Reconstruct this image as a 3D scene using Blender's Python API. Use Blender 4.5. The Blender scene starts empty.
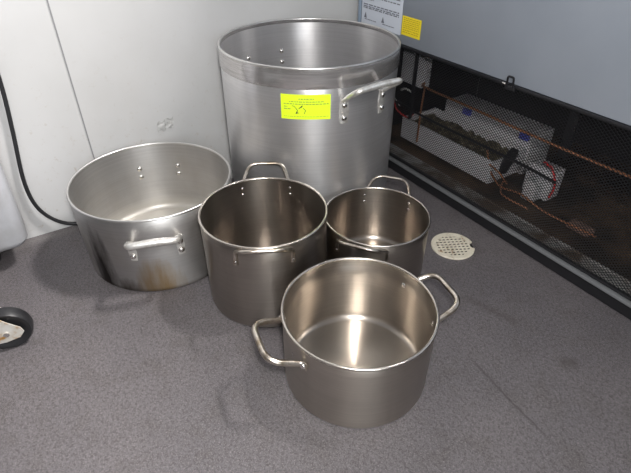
import bpy, bmesh, math, random
from mathutils import Vector, Matrix
random.seed(7)
PI = math.pi
S = bpy.context.scene
C = S.collection
def R(a): return math.radians(a)

# ------------------------------------------------------------------ helpers
def obj(name, bm, mat, parent=None, smooth=True, angle=40, loc=None):
    me = bpy.data.meshes.new(name)
    bmesh.ops.recalc_face_normals(bm, faces=bm.faces)
    bm.to_mesh(me); bm.free()
    if smooth:
        me.shade_smooth()
        try: me.set_sharp_from_angle(angle=R(angle))
        except Exception: pass
    o = bpy.data.objects.new(name, me)
    if mat: me.materials.append(mat)
    C.objects.link(o)
    if parent: o.parent = parent
    if loc: o.location = loc
    return o
def thing(name, label, cat, loc=(0, 0, 0), rotz=0, group=None):
    o = bpy.data.objects.new(name, None); C.objects.link(o)
    o.empty_display_size = .05
    o.location = loc; o.rotation_euler = (0, 0, rotz)
    o['label'] = label; o['category'] = cat
    if group: o['group'] = group
    return o
def tag(o, label, cat, group=None):
    o['label'] = label; o['category'] = cat
    if group: o['group'] = group
    return o
def struct(name, bm, mat, smooth=False):
    o = obj(name, bm, mat, smooth=smooth); o['kind'] = 'structure'; return o
def box(bm, x0, x1, y0, y1, z0, z1, bev=0, seg=2):
    vs = [bm.verts.new((x, y, z)) for x in (x0, x1) for y in (y0, y1) for z in (z0, z1)]
    f = [(0,1,3,2),(4,6,7,5),(0,4,5,1),(2,3,7,6),(0,2,6,4),(1,5,7,3)]
    fs = [bm.faces.new([vs[i] for i in q]) for q in f]
    if bev:
        es = list({e for q in fs for e in q.edges})
        bmesh.ops.bevel(bm, geom=es, offset=bev, segments=seg, profile=.5, affect='EDGES')
def lathe(bm, prof, n=128, close=False):
    rings = []
    for r, z in prof:
        if r < 1e-6: rings.append([bm.verts.new((0, 0, z))])
        else: rings.append([bm.verts.new((r*math.cos(2*PI*i/n), r*math.sin(2*PI*i/n), z)) for i in range(n)])
    m = len(rings)
    for k in range(m if close else m-1):
        a, b = rings[k], rings[(k+1) % m]
        for i in range(n):
            j = (i+1) % n
            if len(a) == 1 and len(b) == 1: continue
            if len(a) == 1: bm.faces.new((a[0], b[i], b[j]))
            elif len(b) == 1: bm.faces.new((a[i], b[0], a[j]))
            else: bm.faces.new((a[i], b[i], b[j], a[j]))
def arc(cx, cz, r, a0, a1, n=6):
    return [(cx+r*math.cos(R(a0+(a1-a0)*i/n)), cz+r*math.sin(R(a0+(a1-a0)*i/n))) for i in range(n+1)]
def round_path(pts, rad, n=7, closed=False):
    """polyline with rounded corners"""
    pts = [Vector(p) for p in pts]; out = [pts[0]]
    for i in range(1, len(pts)-1):
        a, b, c = pts[i-1], pts[i], pts[i+1]
        r = rad[i] if isinstance(rad, (list, tuple)) else rad
        la, lc = (a-b).length, (c-b).length
        d = min(r, la*.48, lc*.48)
        p0 = b+(a-b).normalized()*d; p1 = b+(c-b).normalized()*d
        for k in range(n+1):
            t = k/n
            out.append(p0*(1-t)**2+b*2*t*(1-t)+p1*t*t)
    out.append(pts[-1]); return out
def tube(bm, path, rad, n=14, flat=None, up=None, caps=True):
    """sweep. rad: number or f(t)->(ra,rb); parallel transport frames"""
    path = [Vector(p) for p in path]
    L = [0]
    for i in range(1, len(path)): L.append(L[-1]+(path[i]-path[i-1]).length)
    T = []
    for i in range(len(path)):
        a = path[max(i-1, 0)]; b = path[min(i+1, len(path)-1)]
        T.append((b-a).normalized())
    u = Vector(up) if up else (Vector((0, 0, 1)) if abs(T[0].z) < .9 else Vector((1, 0, 0)))
    u = (u-T[0]*u.dot(T[0])).normalized(); rings = []
    for i, p in enumerate(path):
        u = (u-T[i]*u.dot(T[i])).normalized(); v = T[i].cross(u)
        ra, rb = rad(L[i]/L[-1]) if callable(rad) else (rad, rad)
        rings.append([bm.verts.new(p+u*ra*math.cos(2*PI*k/n)+v*rb*math.sin(2*PI*k/n)) for k in range(n)])
    for a, b in zip(rings, rings[1:]):
        for k in range(n):
            bm.faces.new((a[k], a[(k+1) % n], b[(k+1) % n], b[k]))
    if caps:
        bm.faces.new(rings[0]); bm.faces.new(rings[-1])
def xform(bm, M):
    bmesh.ops.transform(bm, matrix=M, verts=bm.verts)
def curve_pts(pts, n=12):
    """Catmull-Rom through the points"""
    P = [Vector(p) for p in pts]; P = [P[0]*2-P[1]]+P+[P[-1]*2-P[-2]]; out = []
    for i in range(1, len(P)-2):
        for k in range(n):
            t = k/n
            a, b, c, d = P[i-1], P[i], P[i+1], P[i+2]
            out.append(.5*((2*b)+(c-a)*t+(2*a-5*b+4*c-d)*t*t+(3*b-a-3*c+d)*t**3))
    out.append(P[-2]); return out

# ------------------------------------------------------------------ materials
def mat(name, col=(.5,.5,.5), rough=.5, metal=0, **kw):
    m = bpy.data.materials.new(name); m.use_nodes = True
    b = m.node_tree.nodes['Principled BSDF']
    b.inputs['Base Color'].default_value = (*col, 1)
    b.inputs['Roughness'].default_value = rough
    b.inputs['Metallic'].default_value = metal
    for k, v in kw.items(): b.inputs[k.replace('_', ' ')].default_value = v
    return m
class NT:
    def __init__(s, m): s.t = m.node_tree; s.b = s.t.nodes['Principled BSDF']
    def n(s, typ, **kw):
        o = s.t.nodes.new(typ)
        for k, v in kw.items():
            if k.startswith('i_'):
                key = k[2:]; key = int(key) if key.isdigit() else key.replace('_', ' ')
                o.inputs[key].default_value = v
            else: setattr(o, k, v)
        return o
    def l(s, a, b): s.t.links.new(a, b)
    def coord(s, kind='Object', scale=(1,1,1), loc=(0,0,0)):
        tc = s.n('ShaderNodeTexCoord'); mp = s.n('ShaderNodeMapping')
        mp.inputs['Scale'].default_value = scale; mp.inputs['Location'].default_value = loc
        s.l(tc.outputs[kind], mp.inputs[0]); return mp.outputs[0]
    def noise(s, vec, scale, detail=4, rough=.55):
        o = s.n('ShaderNodeTexNoise'); o.inputs['Scale'].default_value = scale
        o.inputs['Detail'].default_value = detail; o.inputs['Roughness'].default_value = rough
        s.l(vec, o.inputs['Vector']); return o.outputs['Fac']
    def ramp(s, fac, stops):
        o = s.n('ShaderNodeValToRGB'); e = o.color_ramp.elements
        while len(e) < len(stops): e.new(.5)
        for k, (p, c) in enumerate(stops):
            e[k].position = p
            e[k].color = (*c, 1) if isinstance(c, tuple) else (c, c, c, 1)
        s.l(fac, o.inputs[0]); return o.outputs[0]
    def math(s, op, a, b=None, clamp=False):
        o = s.n('ShaderNodeMath', operation=op); o.use_clamp = clamp
        for i, v in enumerate((a, b)):
            if v is None: continue
            if isinstance(v, (int, float)): o.inputs[i].default_value = v
            else: s.l(v, o.inputs[i])
        return o.outputs[0]
    def mix(s, fac, a, b, mode='MIX'):
        o = s.n('ShaderNodeMix', data_type='RGBA', blend_type=mode)
        for i, v in ((0, fac), (6, a), (7, b)):
            if isinstance(v, (int, float)): o.inputs[i].default_value = v
            elif isinstance(v, tuple): o.inputs[i].default_value = (*v, 1)
            else: s.l(v, o.inputs[i])
        return o.outputs[2]
    def bump(s, h, strength, dist):
        o = s.n('ShaderNodeBump'); o.inputs['Strength'].default_value = strength
        o.inputs['Distance'].default_value = dist
        s.l(h, o.inputs['Height']); s.l(o.outputs[0], s.b.inputs['Normal'])

def brushed(name, col, rough, aniso=.75, dirt=.25, dirtcol=(.2,.16,.12), streak=.12, seedz=0):
    """spun metal: rings of fine scratches around the vertical axis"""
    m = mat(name, col, rough, 1.0); t = NT(m)
    v = t.coord('Object', (1, 1, 1), (seedz, seedz, seedz))
    vs = t.coord('Object', (.4, .4, 45), (seedz, 0, 0))
    rings = t.noise(vs, 8, 3, .6)
    vv = t.coord('Object', (30, 30, 1.5), (seedz, 0, 0))
    vert = t.noise(vv, 1.2, 4, .6)
    blot = t.noise(v, 9, 5, .6)
    c1 = t.mix(t.ramp(rings, [(.3, 0.), (.7, 1.)]), tuple(x*(1-streak) for x in col), col)
    c2 = t.mix(t.math('MULTIPLY', t.ramp(vert, [(.45, 0.), (.75, 1.)]), .18), c1, tuple(min(1, x*1.15) for x in col))
    c3 = t.mix(t.math('MULTIPLY', t.ramp(blot, [(.5, 0.), (.8, 1.)]), dirt), c2, dirtcol)
    t.l(c3, t.b.inputs['Base Color'])
    r = t.math('ADD', rough-.06, t.math('MULTIPLY', blot, .14)); t.l(r, t.b.inputs['Roughness'])
    t.b.inputs['Anisotropic'].default_value = aniso
    t.b.inputs['Anisotropic Rotation'].default_value = .25
    tg = t.n('ShaderNodeTangent', direction_type='RADIAL', axis='Z')
    t.l(tg.outputs[0], t.b.inputs['Tangent'])
    t.bump(rings, .06, .0006)
    return m, t, c3
steel_E, _, _ = brushed('stainless_spun', (.52,.475,.425), .29, .8, .12, seedz=1)
steel_B, _, _ = brushed('stainless_dark_spun', (.42,.38,.34), .30, .78, .2, (.20,.17,.15), seedz=2)
steel_C, _, _ = brushed('stainless_brown_spun', (.44,.395,.35), .30, .78, .2, (.20,.17,.15), seedz=5)
alu_D, tD, cD = brushed('aluminium_spun', (.76,.75,.755), .33, .7, .25, (.50,.48,.47), seedz=3)
tD.b.inputs['Metallic'].default_value = .86
alu_A, tA, cA = brushed('aluminium_worn', (.56,.55,.54), .44, .55, .4, (.42,.38,.33), seedz=4)
def stain_A():
    t = tA
    tc = t.n('ShaderNodeTexCoord'); sp = t.n('ShaderNodeSeparateXYZ'); t.l(tc.outputs['Object'], sp.inputs[0])
    az = t.math('ARCTAN2', sp.outputs['Y'], sp.outputs['X'])
    rad = t.math('SQRT', t.math('ADD', t.math('MULTIPLY', sp.outputs['X'], sp.outputs['X']), t.math('MULTIPLY', sp.outputs['Y'], sp.outputs['Y'])))
    # outside only: radius beyond the inner wall (tapered .1934 at foot -> .2029 at rim)
    lim = t.math('ADD', .1960, t.math('MULTIPLY', sp.outputs['Z'], .0246))
    outside = t.math('GREATER_THAN', rad, lim)
    nz = t.noise(t.coord('Object', (14, 14, 3)), 1.6, 5, .6)
    def blob(a0, w, z0, h):
        da = t.math('DIVIDE', t.math('ABSOLUTE', t.math('SUBTRACT', az, R(a0))), R(w))
        dz = t.math('DIVIDE', t.math('ABSOLUTE', t.math('SUBTRACT', sp.outputs['Z'], z0)), h)
        d = t.math('ADD', t.math('POWER', da, 2.), t.math('POWER', dz, 2.))
        d = t.math('ADD', d, t.math('MULTIPLY', t.math('SUBTRACT', nz, .5), 2.6))
        return t.math('MULTIPLY', t.math('SUBTRACT', 1., d, True), outside)
    c = cA
    c = t.mix(t.math('MULTIPLY', blob(-22, 19, .0, .11), .85), c, (.36,.235,.10))
    c = t.mix(t.math('MULTIPLY', blob(-64, 12, .0, .19), 1.), c, (.035,.028,.025))
    c = t.mix(t.math('MULTIPLY', blob(-95, 22, .05, .12), .6), c, (.16,.13,.11))
    c = t.mix(t.math('MULTIPLY', blob(-44, 10, .0, .05), .85), c, (.08,.055,.035))
    base = t.math('MULTIPLY', t.math('SUBTRACT', 1., t.math('DIVIDE', sp.outputs['Z'], .014), True), outside)
    c = t.mix(t.math('MULTIPLY', base, .8), c, (.07,.05,.035))
    # chalky scale inside, strongest on the bottom
    inside = t.math('SUBTRACT', 1., outside)
    low = t.math('SUBTRACT', 1., t.math('DIVIDE', sp.outputs['Z'], .05), True)
    c = t.mix(t.math('MULTIPLY', t.math('MULTIPLY', low, inside), .6), c, (.62,.58,.50))
    t.l(c, t.b.inputs['Base Color'])
    met = t.math('SUBTRACT', 1., t.math('MULTIPLY', t.math('MULTIPLY', low, inside), .55)); t.l(met, t.b.inputs['Metallic'])
stain_A()
polished = mat('polished_band', (.52,.50,.49), .20, .85)
pb = NT(polished); pb.l(pb.ramp(pb.noise(pb.coord('Object', (3, 3, 60)), 5, 4), [(.35, (.50,.48,.47)), (.65, (.68,.66,.65))]), pb.b.inputs['Base Color'])
rim_steel = mat('rim_steel', (.68,.63,.57), .25, 1)
rim_alu = mat('rim_aluminium', (.80,.79,.77), .32, 1)
wire_steel = mat('handle_steel', (.66,.60,.53), .28, 1)
wt = NT(wire_steel); wt.l(wt.ramp(wt.noise(wt.coord('Object'), 45, 4), [(.38, (.40,.33,.25)), (.55, (.68,.62,.55))]), wt.b.inputs['Base Color'])
cast_alu = mat('handle_cast_aluminium', (.80,.79,.76), .38, .75)
ct = NT(cast_alu); ct.l(ct.ramp(ct.noise(ct.coord('Object'), 60, 4), [(.35, (.62,.59,.55)), (.6, (.84,.83,.80))]), ct.b.inputs['Base Color'])
rivet_m = mat('rivet_metal', (.80,.77,.73), .25, 1)
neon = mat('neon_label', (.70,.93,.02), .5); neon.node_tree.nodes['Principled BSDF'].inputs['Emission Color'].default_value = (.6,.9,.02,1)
neon.node_tree.nodes['Principled BSDF'].inputs['Emission Strength'].default_value = .12  # paper label, no lamp: weak emission paints in its bright glow
ink = mat('pen_ink', (.02,.02,.03), .6)
print_ink = mat('faint_print', (.30,.38,.05), .6)
grey_ink = mat('grey_print', (.17,.18,.22), .6)
amber_ink = mat('amber_print', (.50,.36,.02), .6)
yellow_lab = mat('yellow_label', (.88,.70,.03), .45)
white_lab = mat('white_label', (.62,.66,.74), .4)

# floor: grey-mauve gritty coated floor
floor_m = mat('gritty_floor', (.14,.125,.13), .5); t = NT(floor_m)
v = t.coord('Object')
big = t.noise(v, 2.2, 4, .6); mid = t.noise(v, 16, 5, .65); fine = t.noise(v, 150, 6, .9); grit = t.noise(v, 330, 3, .7)
c = t.mix(t.ramp(big, [(.35, 0.), (.65, 1.)]), (.112,.103,.113), (.145,.131,.138))
c = t.mix(t.math('MULTIPLY', t.ramp(mid, [(.50, 0.), (.72, 1.)]), .55), c, (.085,.074,.068))
c = t.mix(t.math('MULTIPLY', t.ramp(fine, [(.47, 0.), (.58, 1.)]), .75), c, (.040,.035,.034))
c = t.mix(t.math('MULTIPLY', t.ramp(grit, [(.54, 0.), (.66, 1.)]), .6), c, (.27,.245,.245))
# long scratch and blots
sp = t.n('ShaderNodeSeparateXYZ'); t.l(v, sp.inputs[0])
def seg_mask(x0, y0, x1, y1, w):
    dx, dy = x1-x0, y1-y0; L = math.hypot(dx, dy); dx /= L; dy /= L
    X = t.math('SUBTRACT', sp.outputs['X'], x0); Y = t.math('SUBTRACT', sp.outputs['Y'], y0)
    al = t.math('ADD', t.math('MULTIPLY', X, dx), t.math('MULTIPLY', Y, dy))
    ac = t.math('ADD', t.math('MULTIPLY', X, -dy), t.math('MULTIPLY', Y, dx))
    ac = t.math('ADD', ac, t.math('MULTIPLY', t.math('SUBTRACT', mid, .5), .02))
    ac = t.math('DIVIDE', t.math('ABSOLUTE', ac), w)
    en = t.math('DIVIDE', t.math('ABSOLUTE', t.math('SUBTRACT', al, L/2)), L/2)
    return t.math('MULTIPLY', t.math('SUBTRACT', 1., ac, True), t.math('SUBTRACT', 1., t.math('POWER', en, 4.), True))
c = t.mix(t.math('MULTIPLY', seg_mask(.945, -.455, 1.19, -.48, .004), .75), c, (.035,.03,.028))
c = t.mix(t.math('MULTIPLY', seg_mask(1.07, -.30, 1.10, -.27, .022), .6), c, (.05,.042,.038))
c = t.mix(t.math('MULTIPLY', seg_mask(.80, -.33, .95, -.28, .018), .45), c, (.05,.042,.038))
c = t.mix(t.math('MULTIPLY', seg_mask(-.02, -1.3, -.02, -1.0, .03), .25), c, (.32,.30,.28))
t.l(c, t.b.inputs['Base Color'])
t.l(t.math('ADD', .42, t.math('MULTIPLY', mid, .25)), t.b.inputs['Roughness'])
hh = t.math('ADD', t.math('MULTIPLY', fine, .7), t.math('MULTIPLY', grit, .5)); t.bump(hh, .8, .003)

wall_m = mat('white_panel', (.66,.655,.65), .42); t = NT(wall_m)
v = t.coord('Object'); sp = t.n('ShaderNodeSeparateXYZ'); t.l(v, sp.inputs[0])
low = t.math('SUBTRACT', 1., t.math('DIVIDE', sp.outputs['Z'], .55), True)
c = t.mix(t.ramp(t.noise(v, 3, 4), [(.35, 0.), (.7, 1.)]), (.485,.485,.482), (.54,.54,.542))
dm = t.math('MULTIPLY', t.ramp(t.noise(v, 55, 6, .75), [(.59, 0.), (.70, 1.)]), t.math('ADD', .06, t.math('MULTIPLY', low, .8)))
c = t.mix(dm, c, (.36,.31,.25))
sm = t.math('MULTIPLY', t.ramp(t.noise(t.coord('Object', (1, 1, .45)), 8, 5, .6), [(.48, 0.), (.7, 1.)]), t.math('MULTIPLY', low, .5))
c = t.mix(sm, c, (.46,.44,.42))
t.l(c, t.b.inputs['Base Color']); t.bump(t.noise(v, 40, 3), .08, .001)

seam_m = mat('seam', (.22,.22,.23), .6)
panel_m = mat('grey_steel_panel', (.38,.41,.46), .38, .3); t = NT(panel_m)
v = t.coord('Object'); t.l(t.ramp(t.noise(v, 2.5, 4), [(.3, (.31,.345,.40)), (.7, (.37,.40,.455))]), t.b.inputs['Base Color'])
t.l(t.ramp(t.noise(t.coord('Object', (1, 1, 1)), 6, 5), [(.3, .3), (.7, .48)]), t.b.inputs['Roughness'])
edge_m = mat('blue_grey_edge', (.30,.38,.48), .4, .2)
black_paint = mat('black_painted_steel', (.012,.012,.014), .38)
rail_m = mat('galvanised_rail', (.26,.27,.28), .4, .5)
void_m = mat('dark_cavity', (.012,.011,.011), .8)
pan_m = mat('grey_base_pan', (.30,.30,.29), .45, .2)
pt = NT(pan_m); pt.l(pt.ramp(pt.noise(pt.coord('Object'), 12, 5), [(.4, (.16,.12,.085)), (.6, (.50,.50,.49))]), pt.b.inputs['Base Color'])
rust_m = mat('stained_pan', (.1,.07,.05), .6, .3); pt = NT(rust_m); pt.l(pt.ramp(pt.noise(pt.coord('Object'), 7, 5), [(.38, (.05,.04,.03)), (.6, (.20,.13,.08))]), pt.b.inputs['Base Color'])
tray_m = mat('white_tray_plastic', (.78,.77,.80), .5)
debris_m = mat('dusty_lint', (.14,.12,.08), .95); t = NT(debris_m)
t.l(t.ramp(t.noise(t.coord('Object'), 60, 6, .7), [(.4, (.05,.04,.025)), (.55, (.20,.165,.10)), (.72, (.42,.38,.28))]), t.b.inputs['Base Color']); t.bump(t.noise(t.coord('Object'), 70, 5), 1, .01)
blue_m = mat('blue_foil', (.16,.18,.75), .35)
copper_m = mat('copper_tube', (.72,.33,.17), .35, .8)
red_m = mat('red_wire', (.65,.04,.04), .4)
whitew_m = mat('white_wire', (.75,.75,.72), .4)
rubber = mat('black_rubber', (.015,.015,.017), .42)
tyre_dark = mat('grey_wheel_core', (.05,.05,.055), .5)
plate_m = mat('zinc_plate', (.62,.60,.55), .45, .3); t = NT(plate_m)
t.l(t.ramp(t.noise(t.coord('Object'), 38, 4), [(.42, (.66,.64,.60)), (.56, (.60,.56,.50)), (.66, (.42,.22,.06))]), t.b.inputs['Base Color'])
bin_m = mat('white_polyethylene', (.60,.61,.64), .5); t = NT(bin_m)
t.l(t.ramp(t.noise(t.coord('Object'), 9, 5), [(.4, (.50,.51,.54)), (.68, (.38,.38,.38))]), t.b.inputs['Base Color'])
grate_m = mat('cream_enamel_grate', (.66,.60,.48), .5); t = NT(grate_m)
t.l(t.ramp(t.noise(t.coord('Object'), 70, 5, .65), [(.33, (.30,.18,.09)), (.43, (.62,.57,.46)), (.7, (.72,.67,.56))]), t.b.inputs['Base Color'])
tape_m = mat('clear_tape', (.56,.56,.55), .3); tape_m.node_tree.nodes['Principled BSDF'].inputs['Alpha'].default_value = .75

# ------------------------------------------------------------------ setting
WX = -.04          # wall plane
AY = -.06          # front plane of the refrigerator
bm = bmesh.new(); box(bm, WX-.1, 3.4, -3.4, .75, -.05, 0); struct('floor', bm, floor_m)
bm = bmesh.new(); box(bm, WX-.08, WX, -3.4, .75, 0, 2.6); struct('wall_left', bm, wall_m)
bm = bmesh.new(); box(bm, WX-.08, 3.4, .75, .83, 0, 2.6); struct('wall_back', bm, wall_m)
bm = bmesh.new(); box(bm, WX, WX+.0016, -.9715, -.9685, .0, 2.6); struct('trim_1', bm, seam_m)

# torn tape scrap on the wall
bm = bmesh.new()
nx, nz_ = 12, 6; grid = []
for i in range(nx+1):
    row = []
    for j in range(nz_+1):
        y = -.776+.05*i/nx; z = .226+.030*j/nz_+.004*math.sin(i*1.1)
        y += random.uniform(-.002, .002); z += random.uniform(-.001, .001)+.010*(i/nx)
        row.append(bm.verts.new((WX+.002+random.uniform(0, .006), y, z)))
    grid.append(row)
for i in range(nx):
    for j in range(nz_): bm.faces.new((grid[i][j], grid[i+1][j], grid[i+1][j+1], grid[i][j+1]))
tag(obj('tape_scrap', bm, tape_m), 'small wrinkled scrap of clear tape stuck on the white wall above the wide pan', 'tape')

# ------------------------------------------------------------------ pots
def pot_body(Rt, Rb, h, th, fillet, fin, mat_, parent, step=None):
    """one lathe: outside up, over the rim, inside down to the bottom"""
    s = (Rt-Rb)/h
    p = [(0, 0.0005), (Rb*.5, .0005), (Rb-fillet, 0)]
    p += arc(Rb-fillet+s*fillet, fillet, fillet, -90, 0, 8)[1:]
    for k in range(1, 7): z = fillet+(h-fillet)*k/6; p.append((Rb+s*z, z))
    top = h
    p.append((Rt-.0005, top+.0005)); p.append((Rt-th, top))
    if step:
        p += [(Rt-th, h-step), (Rt-th-.0015, h-step-.003)]
    fi = fin; zi = th*1.6
    for k in range(5, 0, -1):
        z = fi+zi+(h*.86-fi-zi)*k/6; p.append((Rb+s*z-th-(.0015 if step else 0), z))
    rin = Rb+s*(fi+zi)-th-(.0015 if step else 0)
    p += arc(rin-fi, fi+zi, fi, 0, -90, 8)
    p += [(rin*.6, zi), (rin*.3, zi), (0, zi)]
    bm = bmesh.new(); lathe(bm, p, 144)
    b = obj('body', bm, mat_, parent, angle=50)
    return b
def rim(Rt, h, r, mat_, parent, flat=1.0):
    bm = bmesh.new()
    lathe(bm, [(Rt-.0007+r*math.cos(2*PI*k/12), h+r*flat*math.sin(2*PI*k/12)) for k in range(12)], 144, close=True)
    return obj('rim', bm, mat_, parent)
def rivet(parent, r_at, th, s, z, az, size, M, inner=True, tilt=0):
    """domed rivet through the wall at angle az (handle frame already rotated by M)"""
    bm = bmesh.new()
    prof = [(0, size*.55), (size*.45, size*.5), (size*.8, size*.3), (size, 0), (size*.5, 0), (size*.5, -th), (size*1.05, -th), (size*.85, -th-size*.32), (size*.45, -th-size*.5), (0, -th-size*.55)]
    lathe(bm, prof, 16)
    # axis z -> radial x
    xform(bm, Matrix.Translation((r_at, s, z)) @ Matrix.Rotation(az, 4, 'Z') @ Matrix.Rotation(PI/2, 4, 'Y'))
    return obj('rivet', bm, rivet_m, parent)
def ring_pt(rad, a, z): return (rad*math.cos(a), rad*math.sin(a), z)

def wire_handle(root, az, Rt, half, z0, out, ztop, barw, wr, zs, mat_, th, corner=.022):
    """round bar loop with flattened riveted feet; built pointing +x, then turned to az"""
    h = bpy.data.objects.new('handle', bpy.data.meshes.new('handle'))
    a = R(half)
    p0 = Vector(ring_pt(Rt+wr*.55, -a, zs[-1]-.008)); p1 = Vector(ring_pt(Rt+wr*.55, -a*.985, z0))
    pts = [p0, p1, Vector((Rt+out, -barw, ztop)), Vector((Rt+out, barw, ztop)), Vector((p1.x, -p1.y, p1.z)), Vector((p0.x, -p0.y, p0.z))]
    if len(zs) == 1:
        p0 = Vector(ring_pt(Rt+.003, -a-R(3), zs[0])); pin = Vector(ring_pt(Rt+.004, -a+R(2), zs[0]))
        pts = [p0, pin, Vector((Rt+out, -barw, ztop)), Vector((Rt+out, barw, ztop)), Vector((pin.x, -pin.y, pin.z)), Vector((p0.x, -p0.y, p0.z))]
    path = round_path(pts, [0, .010, corner, corner, .010, 0], 8)
    def rad(t):
        e = min(t, 1-t)
        f = max(0, 1-e/.13); f = f*f*(3-2*f)
        if len(zs) == 1: return (wr*(1+f*.45), wr*(1-f*.5))
        return (wr*(1-f*.45), wr*(1+f*.35))
    bm = bmesh.new(); tube(bm, path, rad, 14, up=(0, 0, 1) if len(zs) == 1 else (1, 0, 0))
    xform(bm, Matrix.Rotation(R(az), 4, 'Z'))
    o = obj('handle', bm, mat_, root)
    for sgn in (-1, 1):
        for z in zs:
            ang = R(az)+sgn*a
            bm = bmesh.new()
            size = .0072 if len(zs) == 1 else .0036
            prof = [(0, size*.55+wr*.9), (size*.45, size*.5+wr*.9), (size*.85, size*.28+wr*.9), (size, wr*.9), (size*.9, 0), (size*.5, -th), (size*1.05, -th), (size*.85, -th-size*.32), (size*.45, -th-size*.5), (0, -th-size*.55)]
            lathe(bm, prof, 16)
            rr = Rt
            xform(bm, Matrix.Translation((rr*math.cos(ang), rr*math.sin(ang), z)) @ Matrix.Rotation(ang, 4, 'Z') @ Matrix.Rotation(PI/2, 4, 'Y'))
            obj('rivet', bm, rivet_m, o)
    return o
def cast_handle(root, az, Rfun, half, zr, out, ztop, barw, wr, th, mat_, platew=.010, size=.006, corner=.018):
    a = R(half); bm = bmesh.new()
    zt, zb = zr
    plz0, plz1 = zb-.014, zt+.016
    for sgn in (-1, 1):
        # flat foot plate following the wall
        vs = []
        for k in range(5):
            for j in range(9):
                u = (k/4-.5)*2; w = j/8
                zz = plz0+(plz1-plz0)*w
                wd = platew*(1-.25*abs(w-.5)*2) 
                aa = sgn*a+u*wd/Rfun(zz)
                vs.append((aa, zz, u))
        outer = [bm.verts.new(ring_pt(Rfun(z)+.0035*(1-.35*abs(u)), aa, z)) for aa, z, u in vs]
        inner = [bm.verts.new(ring_pt(Rfun(z)+.0003, aa, z)) for aa, z, u in vs]
        for k in range(4):
            for j in range(8):
                q = [k*9+j, (k+1)*9+j, (k+1)*9+j+1, k*9+j+1]
                bm.faces.new([outer[i] for i in q]); bm.faces.new([inner[i] for i in reversed(q)])
        loop = [k*9 for k in range(5)]+[4*9+j for j in range(1, 9)]+[k*9+8 for k in range(3, -1, -1)]+[j for j in range(7, 0, -1)]
        for i in range(len(loop)):
            p, q = loop[i], loop[(i+1) % len(loop)]
            bm.faces.new([outer[p], inner[p], inner[q], outer[q]])
    r0 = Rfun(zt)
    p0 = Vector(ring_pt(r0+.002, -a, zt+.010)); p1 = Vector((r0+out, -barw, ztop))
    pts = [p0, p0*.75+p1*.25+Vector((.0, 0, .002)), p1, Vector((r0+out, 0, ztop+.003)), Vector((r0+out, barw, ztop))]
    m = lambda q: Vector((q.x, -q.y, q.z))
    pts = pts+[m(pts[1]), m(p0)]
    path = round_path(pts, [0, .006, corner, .05, corner, .006, 0], 8)
    def rad(t):
        e = min(t, 1-t); f = max(0, 1-e/.12)
        g = .18*math.exp(-((t-.5)/.2)**2)
        return (wr*(1-f*.25+g), wr*(1+f*.25+g))
    tube(bm, path, rad, 14, up=(0, 0, 1))
    xform(bm, Matrix.Rotation(R(az), 4, 'Z'))
    o = obj('handle', bm, mat_, root)
    for sgn in (-1, 1):
        for z in zr:
            ang = R(az)+sgn*a; bm = bmesh.new()
            prof = [(0, size*.55+.004), (size*.45, size*.5+.004), (size*.85, size*.28+.004), (size, .0035), (size*.9, 0), (size*.5, -th), (size*1.05, -th), (size*.85, -th-size*.36), (size*.45, -th-size*.55), (0, -th-size*.6)]
            lathe(bm, prof, 18); rr = Rfun(z)
            xform(bm, Matrix.Translation((rr*math.cos(ang), rr*math.sin(ang), z)) @ Matrix.Rotation(ang, 4, 'Z') @ Matrix.Rotation(PI/2, 4, 'Y'))
            obj('rivet', bm, rivet_m, o)
    return o

# front pot
e = thing('stock_pot', 'bright stainless pot nearest the camera with two wide side handles riveted once at each end', 'pot', (.8412, -.6829, 0))
pot_body(.1497, .1490, .1786, .0022, .008, .016, steel_E, e, step=.022)
rim(.1497, .1786, .0032, rim_steel, e)
wire_handle(e, 78, .1497, 24, .142, .053, .165, .050, .0060, [.142], wire_steel, .0022, corner=.030)
wire_handle(e, -101, .1497, 24, .142, .053, .165, .050, .0060, [.142], wire_steel, .0022, corner=.030)
# tall dark pot, middle
b = thing('stock_pot', 'tall dark stainless stock pot standing between the wide pan and the front pot', 'pot', (.5195, -.7165, 0))
pot_body(.1442, .1440, .237, .002, .009, .016, steel_B, b)
rim(.1442, .237, .0030, rim_steel, b)
for az in (-28, 149.5): wire_handle(b, az, .1442, 24.5, .224, .036, .259, .041, .0042, [.216, .198], wire_steel, .002)
# small pot
c_ = thing('sauce_pot', 'smallest stainless pot, behind the front pot and beside the floor drain', 'pot', (.5995, -.4457, 0))
pot_body(.1301, .1288, .170, .002, .009, .016, steel_C, c_)
rim(.1301, .170, .0026, rim_steel, c_)
for az in (-55, 127.5): wire_handle(c_, az, .1301, 28, .157, .034, .187, .044, .0038, [.148, .129], wire_steel, .002, corner=.026)
# wide aluminium pan
a_ = thing('brazier_pan', 'wide shallow aluminium pan with scorched brown and black marks near its base', 'pan', (.2045, -.8772, 0))
RA = lambda z: .1975+(.2029-.1975)*z/.2195
pot_body(.2029, .1975, .2195, .0036, .006, .016, alu_A, a_)
rim(.2015, .2195, .0030, rim_alu, a_)
for az in (-19, 160): cast_handle(a_, az, RA, 16, (.148, .122), .040 if az < 0 else .030, .183, .056, .0078, .0036, cast_alu, size=.0078)
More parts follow.
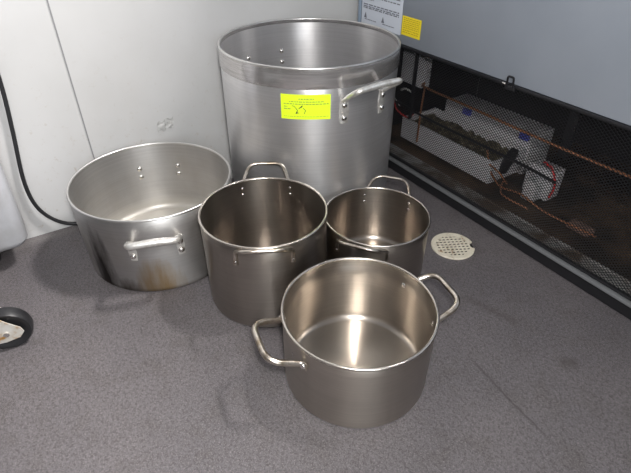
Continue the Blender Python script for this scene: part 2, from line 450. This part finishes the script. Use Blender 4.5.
# very large stock pot
d = thing('stock_pot', 'very large tall aluminium stock pot at the back with a neon yellow label', 'pot', (.2146, -.3988, 0))
pot_body(.2395, .2392, .4914, .004, .012, .018, alu_D, d)
bm = bmesh.new(); lathe(bm, [(.2392, .446), (.2412, .4465), (.2415, .449), (.2415, .488), (.2405, .4935), (.238, .4955), (.2350, .494), (.2348, .486), (.2358, .484), (.2392, .484)], 144, close=True)
obj('rim_band', bm, polished, d)['label'] = 'smooth polished band around the rim'
rim(.2390, .4935, .0032, rim_alu, d)
RD = lambda z: .2393
cast_handle(d, 2.6, RD, 14.6, (.404, .371), .050, .455, .070, .0068, .004, cast_alu, platew=.013, size=.0072, corner=.02)
cast_handle(d, -176, RD, 14.6, (.404, .371), .018, .457, .076, .0060, .004, cast_alu, platew=.013, size=.0072, corner=.01)
# adhesive label, curved on the pot wall.  u in 0..1 left to right, v in 0..1 bottom to top
LA0, LA1, LZ0, LZ1 = R(-48.8), R(-20.3), .3735, .4345
def lab_pt(u, v, off): 
    a = LA0+(LA1-LA0)*u; z = LZ0+(LZ1-LZ0)*v
    return Vector((( .2393+off)*math.cos(a), (.2393+off)*math.sin(a), z))
bm = bmesh.new(); g = [[bm.verts.new(lab_pt(i/24, j/4, .0012+(.0018*(i/24)**8 if j == 0 else 0))) for j in range(5)] for i in range(25)]
for i in range(24):
    for j in range(4): bm.faces.new((g[i][j], g[i+1][j], g[i+1][j+1], g[i][j+1]))
lab = obj('adhesive_label', bm, neon, d); lab['label'] = 'neon yellow green label with small print and pen scribble'
def ribbon(bm, pts, w, f, off):
    """flat stroke on a surface: f(u,v,off)->point ; pts in u,v ; aspect handled by w tuple"""
    for (u0, v0), (u1, v1) in zip(pts, pts[1:]):
        du, dv = (u1-u0)*AS, v1-v0; L = math.hypot(du, dv) or 1; nx, nz = -dv/L*w/AS, du/L*w
        n = max(1, int(abs(u1-u0)*20)); 
        for k in range(n):
            a, b2 = k/n, (k+1)/n
            A = (u0+(u1-u0)*a, v0+(v1-v0)*a); B = (u0+(u1-u0)*b2, v0+(v1-v0)*b2)
            bm.faces.new([bm.verts.new(f(A[0]+nx, A[1]+nz, off)), bm.verts.new(f(B[0]+nx, B[1]+nz, off)), bm.verts.new(f(B[0]-nx, B[1]-nz, off)), bm.verts.new(f(A[0]-nx, A[1]-nz, off))])
AS = 2.0
def dashes(bm, u0, u1, v, w, f, off, rnd, lo=.02, hi=.07, gap=.012):
    u = u0
    while u < u1:
        L = rnd.uniform(lo, hi); ribbon(bm, [(u, v), (min(u+L, u1), v)], w, f, off); u += L+gap
rn = random.Random(3)
bm = bmesh.new()
dashes(bm, .36, .67, .83, .022, lab_pt, .0022, rn); dashes(bm, .17, .86, .72, .020, lab_pt, .0022, rn); dashes(bm, .06, .96, .63, .020, lab_pt, .0022, rn)
dashes(bm, .06, .14, .52, .02, lab_pt, .0022, rn); dashes(bm, .06, .20, .43, .02, lab_pt, .0022, rn); dashes(bm, .06, .96, .12, .010, lab_pt, .0022, rn)
obj('printed_text', bm, print_ink, lab, smooth=False)
bm = bmesh.new()
for st in ([(.23,.56),(.27,.54),(.34,.38),(.30,.24),(.37,.28)], [(.37,.46),(.44,.58),(.42,.50)], [(.36,.44),(.43,.53)], [(.45,.47),(.50,.38),(.47,.24)], [(.30,.24),(.35,.33)]):
    ribbon(bm, st, .011, lab_pt, .0024)
obj('handwriting', bm, ink, lab, smooth=False)

# ------------------------------------------------------------------ refrigerator at the right
fr = thing('commercial_refrigerator', 'grey steel refrigerator along the right with a black mesh grille over its machinery', 'refrigerator', (0, 0, 0))
X0, X1, YB = -.018, 1.75, .62
GT = .427      # top of the mesh opening
bm = bmesh.new(); box(bm, X0+.012, X1, AY, YB, GT+.005, 1.75, .003); obj('back_panel', bm, panel_m, fr)
bm = bmesh.new(); box(bm, X0, X0+.0115, AY-.003, AY+.02, .05, 1.75, .002); box(bm, X0, X0+.0115, AY+.02, YB, .44, 1.75, .002); obj('side_trim', bm, edge_m, fr)
bm = bmesh.new(); box(bm, X0+.012, X1, AY-.005, AY+.010, GT-.0035, GT+.0045, .001); obj('grille_frame', bm, black_paint, fr)
bm = bmesh.new(); box(bm, X0+.012, X1, AY-.007, AY+.010, .042, .0505, .0015)
obj('bottom_rail', bm, rail_m, fr)
bm = bmesh.new(); box(bm, X0+.012, X1, AY+.002, AY+.012, .0525, .060, .001); box(bm, X0+.012, X1, AY+.006, YB, .003, .041)  # thin black strip, then a black box standing in for shade under the rail
obj('strip_and_gap_shade', bm, black_paint, fr)
# expanded metal mesh: two families of diagonal strands
def strand_mesh(x0, x1, z0, z1, px, pz, w, th, y, bowl=0):
    bm = bmesh.new(); sl = pz/px
    for fam in (1, -1):
        k0 = int(math.floor((x0-(z1-z0)/sl)/px))-2; k1 = int(math.ceil((x1+(z1-z0)/sl)/px))+2
        for k in range(k0, k1):
            # z = z0 + fam*sl*(x - k*px)
            xa, xb = (k*px, k*px+(z1-z0)/sl) if fam == 1 else (k*px-(z1-z0)/sl, k*px)
            xa2, xb2 = max(xa, x0), min(xb, x1)
            if xb2-xa2 < .002: continue
            za = z0+fam*sl*(xa2-k*px); zb = z0+fam*sl*(xb2-k*px)
            d = Vector((xb2-xa2, 0, zb-za)).normalized(); n = Vector((-d.z, 0, d.x))*w/2
            yy = y+(.0004 if fam == 1 else -.0004)
            P = []
            for q in (Vector((xa2, yy, za)), Vector((xb2, yy, zb))):
                for s in (-1, 1):
                    for t_ in (-1, 1): P.append(bm.verts.new(q+n*s+Vector((0, th/2*t_, 0))))
            for f in ((0,1,5,4),(2,6,7,3),(0,4,6,2),(1,3,7,5),(0,2,3,1),(4,5,7,6)): bm.faces.new([P[i] for i in f])
    return bm
bm = strand_mesh(X0+.013, X1, .056, GT-.004, .0115, .0082, .0015, .0010, AY+.006)
obj('mesh_grille', bm, black_paint, fr, smooth=False)
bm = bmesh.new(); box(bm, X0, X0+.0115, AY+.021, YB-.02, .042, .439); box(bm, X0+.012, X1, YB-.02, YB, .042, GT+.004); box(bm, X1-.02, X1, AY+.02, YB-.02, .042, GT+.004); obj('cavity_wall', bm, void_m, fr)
bm = bmesh.new(); box(bm, X0+.02, X1-.03, .006, YB-.03, .044, .050); obj('base_pan', bm, rust_m, fr)
bm = bmesh.new(); box(bm, X0+.02, X1-.03, AY+.014, .005, .044, .052); box(bm, X0+.02, X1-.03, .000, .005, .052, .057, .001); obj('pan_lip', bm, pan_m, fr)
# posts of the frame seen through the mesh
for x, w_, z_, y_ in ((.248, .003, .20, AY+.024), (.74, .012, .25, .05)):
    bm = bmesh.new(); box(bm, x-w_, x+w_, y_, y_+.012, z_, GT+.004, .001); obj('frame_post', bm, black_paint, fr)
# drip tray: an open white box with fouled inside
def open_tray(x0, x1, y0, y1, z0, z1, hb, w):
    bm = bmesh.new()
    box(bm, x0, x1, y0, y1, z0, z0+w); box(bm, x0, x1, y0, y0+w, z0+w, z1); box(bm, x0, x1, y1-w, y1, z0+w, hb)
    box(bm, x0, x0+w, y0+w, y1-w, z0+w, z1); box(bm, x1-w, x1, y0+w, y1-w, z0+w, z1); return bm
bm = open_tray(.135, .545, .045, .205, .075, .150, .150, .007)
tr = obj('drip_tray', bm, tray_m, fr, smooth=False); tr['label'] = 'white open drip tray full of lint'
bm = bmesh.new()
n1_, n2_ = 36, 16; g = []
for i in range(n1_+1):
    g.append([bm.verts.new((.1425+.395*i/n1_, .0525+.145*j/n2_, .122+.012*math.sin(i*.7+j)*math.cos(j*.9)+random.uniform(-.006, .010))) for j in range(n2_+1)])
for i in range(n1_):
    for j in range(n2_): bm.faces.new((g[i][j], g[i+1][j], g[i+1][j+1], g[i][j+1]))
obj('lint', bm, debris_m, tr)
bm = bmesh.new(); box(bm, .17, .545, .215, .33, .0525, .192, .006); obj('condenser_housing', bm, tray_m, fr)
for (x, y, z) in ((.262, .214, .172), (.505, .212, .174)):
    bm = bmesh.new(); box(bm, x, x+.034, y-.010, y+.0015, z, z+.020, .002); obj('blue_cap', bm, blue_m, fr)
bm = bmesh.new(); lathe(bm, [(0,0),(.014,0),(.016,.004),(.016,.075),(.012,.085),(.0,.087)], 20); xform(bm, Matrix.Translation((.545, .10, .105)) @ Matrix.Rotation(R(18), 4, 'Y')); obj('filter_drier', bm, black_paint, fr)
def pipe(name, pts, r, m, smooth_=True):
    bm = bmesh.new(); tube(bm, curve_pts(pts, 10) if smooth_ else round_path(pts, .02), r, 10); return obj(name, bm, m, fr)
pipe('copper_pipe', [(.245, .02, .308), (.27, .0, .306), (.45, 0, .304), (.70, 0, .300), (.94, 0, .302), (1.3, 0, .305), (1.6, .0, .30)], .0036, copper_m)
pipe('copper_pipe', [(.248, .02, .30), (.244, .02, .22), (.24, .025, .10)], .0032, copper_m)
pipe('black_pipe', [(.10, .02, .208), (.30, .02, .200), (.50, .02, .200), (.66, .02, .200), (.76, .03, .19)], .0042, black_paint)
pipe('copper_pipe', [(.48, .09, .16), (.54, .05, .12), (.60, .03, .10), (.68, .02, .115), (.76, .03, .095), (.90, .05, .09)], .003, copper_m)
pipe('copper_pipe', [(.50, .10, .09), (.53, .05, .135), (.58, .03, .14), (.60, .06, .10), (.56, .10, .075), (.62, .02, .085), (.70, .04, .07)], .0026, copper_m)
pipe('red_wire', [(.70, .05, .22), (.735, .04, .215), (.76, .03, .18), (.755, .03, .14)], .0028, red_m)
pipe('red_wire', [(.105, .03, .20), (.13, .0, .215), (.155, .0, .19), (.175, .03, .165), (.20, .03, .185)], .0025, red_m)
pipe('white_wire', [(.09, .02, .29), (.11, .01, .26), (.105, .02, .22), (.14, .02, .20)], .003, whitew_m)
pipe('white_wire', [(.14, .02, .255), (.17, .01, .27), (.20, .02, .262)], .0035, whitew_m)
bm = bmesh.new(); box(bm, .085, .19, .06, .10, .265, .37, .004); obj('junction_box', bm, tray_m, fr)
bm = bmesh.new(); box(bm, .60, .69, .14, .20, .0525, .150, .006); box(bm, .63, .67, .10, .139, .0525, .12, .003); obj('control_box', bm, tray_m, fr)
# compressor dome and its wire guard
bm = bmesh.new(); lathe(bm, [(0, .0525), (.085, .0525), (.092, .07), (.092, .15), (.082, .185), (.055, .205), (0, .212)], 40); xform(bm, Matrix.Translation((1.02, .22, 0))); obj('compressor', bm, mat('compressor_black', (.03,.03,.033), .35), fr)
bm = bmesh.new(); box(bm, .80, .87, .075, .115, .0525, .072, .008); obj('start_relay', bm, mat('tan_plastic', (.30,.19,.15), .6), fr)
# latch loop on top of the grille
bm = bmesh.new(); tube(bm, round_path([(.612, AY-.009, .425), (.612, AY-.012, .452), (.630, AY-.012, .452), (.630, AY-.009, .425)], .006), .0026, 8); box(bm, .606, .636, AY-.010, AY-.0055, .418, .429, .001)
obj('grille_latch', bm, black_paint, fr)
bm = bmesh.new(); tube(bm, [(.596, AY-.006, .4295), (.606, AY-.006, .4295)], .0022, 8); obj('screw', bm, rivet_m, fr)
# warning labels on the steel
def flat(u0, u1, v0, v1):
    return lambda u, v, off: Vector((u0+(u1-u0)*u, AY-off, v0+(v1-v0)*v))
def quad(bm, f, off, n=1): bm.faces.new([bm.verts.new(f(*q, off)) for q in ((0,0),(1,0),(1,1),(0,1))])
wl = flat(.001, .196, .4555, .575); bm = bmesh.new(); quad(bm, wl, .001); wlab = obj('instruction_label', bm, white_lab, fr, smooth=False)
bm = bmesh.new(); AS = 1.6
for v_ in (.93, .86, .79, .70, .63, .50, .45, .41): dashes(bm, .04, .93 if v_ != .63 else .3, v_, .014, wl, .0016, rn, .03, .12, .02)
for u_ in (.09, .55): dashes(bm, u_, u_+.30, .13, .010, wl, .0016, rn, .03, .09, .01)
obj('printed_text', bm, grey_ink, wlab, smooth=False)
for u_ in (.07, .52):
    bm = bmesh.new(); bm.faces.new([bm.verts.new(wl(u_, .16, .0016)), bm.verts.new(wl(u_+.075, .16, .0016)), bm.verts.new(wl(u_+.0375, .31, .0016))])
    w_ = obj('warning_triangle', bm, grey_ink, wlab, smooth=False)
yl = flat(.1985, .2805, .4605, .514); bm = bmesh.new(); quad(bm, yl, .0012); ylab = obj('warning_label', bm, yellow_lab, fr, smooth=False); ylab['label'] = 'yellow warning label'
bm = bmesh.new()
for v_ in (.9, .80, .70, .60, .50, .40, .28, .17): dashes(bm, .08, .92, v_, .018, yl, .0018, rn, .04, .14, .03)
obj('printed_text', bm, amber_ink, ylab, smooth=False)

# ------------------------------------------------------------------ floor drain grate
DR = 62
dr = thing('floor_drain', 'round cream drain grate with square holes and a chipped edge in the floor', 'drain', (.652, -.198, 0), R(DR))
bm = bmesh.new(); Ro, Ri = .0605, .047; n = 72; prev = None
ringv = []
for i in range(n+1):
    a = 2*PI*i/n; deg = (math.degrees(a)+DR) % 360
    dd = min(abs(deg-57), 360-abs(deg-57)); ro = Ro
    if dd < 13: ro = Ri+.001+.0005*math.sin(i*2.1)+(dd/13)**3*.006
    ringv.append((a, ro))
vt = []
for a, ro in ringv[:-1]:
    vt.append([bm.verts.new((r*math.cos(a), r*math.sin(a), z)) for r, z in ((Ri, .0015), (Ri, .0055), (ro-.001, .0058), (ro, .0045), (ro, .0008))])
for i in range(n):
    A, B = vt[i], vt[(i+1) % n]
    for k in range(5): bm.faces.new((A[k], B[k], B[(k+1) % 5], A[(k+1) % 5]))
p_ = .0116
for k in range(-4, 5):
    o_ = k*p_; L = math.sqrt(max(0, (Ri+.0005)**2-o_*o_))
    if L < .008: continue
    box(bm, o_-.0017, o_+.0017, -L, L, .0016, .0052); box(bm, -L, L, o_-.0017, o_+.0017, .0017, .0053)
obj('grate', bm, grate_m, dr, smooth=False)
bm = bmesh.new(); lathe(bm, [(0, .0006), (.056, .0006), (.058, .0002)], 48); obj('hole_shade_disc', bm, void_m, dr)  # flat near-black disc on the floor, painted-in shade behind the grate

# ------------------------------------------------------------------ cable on the wall
cx = WX+.011
pts = [(cx+.02, -1.11, 1.5), (cx+.004, -1.115, .9), (cx, -1.120, .60), (cx, -1.126, .44), (cx, -1.139, .325), (cx+.002, -1.158, .185), (cx+.004, -1.152, .100), (cx+.006, -1.118, .042), (cx+.010, -1.066, .014), (cx+.014, -.98, .006), (cx+.012, -.85, .006), (cx+.01, -.72, .006)]
bm = bmesh.new(); tube(bm, curve_pts(pts, 10), .0052, 12)
tag(obj('power_cable', bm, rubber), 'thick black power cable hanging down the white wall and bending behind the wide pan', 'cable')

# ------------------------------------------------------------------ wheeled plastic bin at the left edge
def caster(parent, x, y, yaw, rw, wd, zt, plate=True):
    root = parent
    M = Matrix.Translation((x, y, 0)) @ Matrix.Rotation(yaw, 4, 'Z')
    bm = bmesh.new()
    lathe(bm, [(rw*.42, -wd*.38), (rw*.78, -wd*.42), (rw*.84, -wd*.5), (rw*.94, -wd*.5), (rw, -wd*.3), (rw, wd*.3), (rw*.94, wd*.5), (rw*.84, wd*.5), (rw*.78, wd*.42), (rw*.42, wd*.38)], 40, close=True)
    xform(bm, M @ Matrix.Translation((0, 0, rw)) @ Matrix.Rotation(PI/2, 4, 'Y'))
    w = obj('caster_wheel', bm, rubber, root); w['label'] = 'black rubber wheel'
    bm = bmesh.new(); lathe(bm, [(0, -wd*.44), (rw*.40, -wd*.44), (rw*.41, 0), (rw*.40, wd*.44), (0, wd*.44)], 28)
    xform(bm, M @ Matrix.Translation((0, 0, rw)) @ Matrix.Rotation(PI/2, 4, 'Y')); obj('hub', bm, tyre_dark, w)
    bm = bmesh.new()
    for s in (-1, 1):
        # tapered fork cheek from swivel down to the axle
        xo = s*wd*.66; q = rw/.05; outl = [(-.062*q, zt-.009), (-.018*q, zt-.009), (.010*q, rw*1.6), (.030*q, rw*1.18), (.033*q, rw*.92), (.022*q, rw*.66), (-.006*q, rw*.56), (-.045*q, rw*.60), (-.064*q, rw*.9)]
        A = [bm.verts.new((xo-.0015, y_, z_)) for y_, z_ in outl]; B = [bm.verts.new((xo+.0015, y_, z_)) for y_, z_ in outl]
        bm.faces.new(A); bm.faces.new(B)
        for i in range(len(outl)): bm.faces.new((A[i], A[(i+1) % len(outl)], B[(i+1) % len(outl)], B[i]))
    box(bm, -wd*.72, wd*.72, -.062*rw/.05, -.010*rw/.05, zt-.0135, zt-.008, .001)
    lathe_bm = bmesh.new(); bmesh.ops.create_cone(bm, cap_ends=True, segments=20, radius1=.016, radius2=.016, depth=.010, matrix=Matrix.Translation((0, -.022, zt-.005)))
    lathe_bm.free(); xform(bm, M); fk = obj('caster_fork', bm, plate_m, root); fk['label'] = 'pale metal fork stained with rust'
    bm = bmesh.new(); bmesh.ops.create_cone(bm, cap_ends=True, segments=16, radius1=.007, radius2=.006, depth=wd*1.6, matrix=Matrix.Translation((0, 0, rw)) @ Matrix.Rotation(PI/2, 4, 'Y')); xform(bm, M); obj('axle_bolt', bm, rivet_m, fk)

bn = thing('ingredient_bin', 'white plastic bin with rounded bottom on small casters against the wall at the left edge', 'bin', (0, 0, 0))
bm = bmesh.new()
def rr(x0, x1, y0, y1, r, z, n=6):
    o = []
    for cx_, cy_, a0 in ((x1-r, y1-r, 0), (x0+r, y1-r, 90), (x0+r, y0+r, 180), (x1-r, y0+r, 270)):
        for k in range(n+1): a = R(a0+90*k/n); o.append((cx_+r*math.cos(a), cy_+r*math.sin(a), z))
    return o
bz = .066
secs = [rr(.000, .085, -1.62, -1.225, .03, bz), rr(-.012, .103, -1.65, -1.202, .03, bz+.006), rr(-.018, .112, -1.66, -1.194, .03, bz+.022), rr(-.02, .120, -1.68, -1.190, .028, .35), rr(-.02, .13, -1.70, -1.185, .028, .68), rr(-.022, .142, -1.71, -1.175, .028, .685), rr(-.022, .142, -1.71, -1.175, .028, .70)]
rv = [[bm.verts.new(p) for p in s] for s in secs]
for A, B in zip(rv, rv[1:]):
    for i in range(len(A)): bm.faces.new((A[i], A[(i+1) % len(A)], B[(i+1) % len(A)], B[i]))
bm.faces.new(rv[0]); bm.faces.new(rv[-1]); obj('bin_body', bm, bin_m, bn, angle=60)
caster(bn, .035, -1.30, R(15), .026, .020, bz+.001)
caster(bn, .035, -1.58, R(15), .026, .020, bz+.001)

# wheeled rack whose caster shows at the left edge
kt = thing('wheeled_rack', 'rack at the left edge, seen only by its black rubber caster and rust stained fork', 'rack', (0, 0, 0))
caster(kt, .374, -1.286, R(-10), .050, .030, .125)
for (x, y) in ((.362, -1.75), (.80, -1.75)): caster(kt, x, y, R(20), .050, .030, .125)
caster(kt, .80, -1.52, R(20), .050, .030, .125)
OFF = -.022
for (x, y) in ((.369, -1.309), (.362, -1.772), (.80, -1.772), (.80, -1.542)):
    bm = bmesh.new(); bmesh.ops.create_cone(bm, cap_ends=True, segments=20, radius1=.0125, radius2=.0125, depth=.80, matrix=Matrix.Translation((x, y, .525))); obj('post', bm, rail_m, kt)
for z in (.20, .90):
    bm = bmesh.new(); vs0 = [(.34, -1.30), (.34, -1.79), (.82, -1.79), (.82, -1.53)]
    A = [bm.verts.new((x, y, z)) for x, y in vs0]; B = [bm.verts.new((x, y, z+.02)) for x, y in vs0]
    bm.faces.new(A); bm.faces.new(B)
    for i in range(4): bm.faces.new((A[i], A[(i+1) % 4], B[(i+1) % 4], B[i]))
    obj('shelf', bm, rail_m, kt, smooth=False)

# ------------------------------------------------------------------ light
def area(name, loc, target, size, power, col, sy=None):
    L = bpy.data.lights.new(name, 'AREA'); L.energy = power; L.color = col; L.size = size
    if sy: L.shape = 'RECTANGLE'; L.size_y = sy
    o = bpy.data.objects.new(name, L); C.objects.link(o); o.location = loc
    o.rotation_euler = (Vector(target)-Vector(loc)).to_track_quat('-Z', 'Y').to_euler(); return o
area('flash_light', (1.385, -1.10, .93), (.55, -.60, .1), .05, 9, (1, .98, .95))
area('key_light', (1.66, -1.20, 1.45), (.35, -.55, .2), .14, 13, (1, .97, .94))
area('ceiling_light', (1.15, .62, 2.95), (.5, -1.2, 0), .38, 165, (1, .96, .93))
area('wall_fill_light', (3.0, -1.5, 1.15), (0, -.55, .5), .8, 17, (.90, .96, 1))  # added bluish fill to brighten the wall, not a known lamp
w = bpy.data.worlds.new('World'); S.world = w; w.use_nodes = True
nt = w.node_tree; bg = nt.nodes['Background']
tc = nt.nodes.new('ShaderNodeTexCoord'); sp = nt.nodes.new('ShaderNodeSeparateXYZ'); rp = nt.nodes.new('ShaderNodeValToRGB')
nt.links.new(tc.outputs['Generated'], sp.inputs[0]); nt.links.new(sp.outputs['Z'], rp.inputs[0])
rp.color_ramp.elements[0].position = 0; rp.color_ramp.elements[0].color = (.13,.12,.115,1)
rp.color_ramp.elements[1].position = .8; rp.color_ramp.elements[1].color = (.55,.56,.60,1)
nt.links.new(rp.outputs[0], bg.inputs['Color']); bg.inputs['Strength'].default_value = .52

# ------------------------------------------------------------------ camera
cam = bpy.data.cameras.new('camera'); co = bpy.data.objects.new('camera', cam); C.objects.link(co)
fw = Vector((-.674055826, .436718323, -.595756536)); rt = Vector((.542769635, .83988015, .00156778)); up = Vector((-.501048767, .322301785, .803163552))
co.matrix_world = Matrix(((rt.x, up.x, -fw.x, 1.36640337), (rt.y, up.y, -fw.y, -1.12433288), (rt.z, up.z, -fw.z, .85338362), (0, 0, 0, 1)))
cam.sensor_width = 36; cam.lens = 491.264/631*36; cam.clip_start = .02
S.camera = co
S.view_settings.view_transform = 'Standard'; S.view_settings.exposure = 0
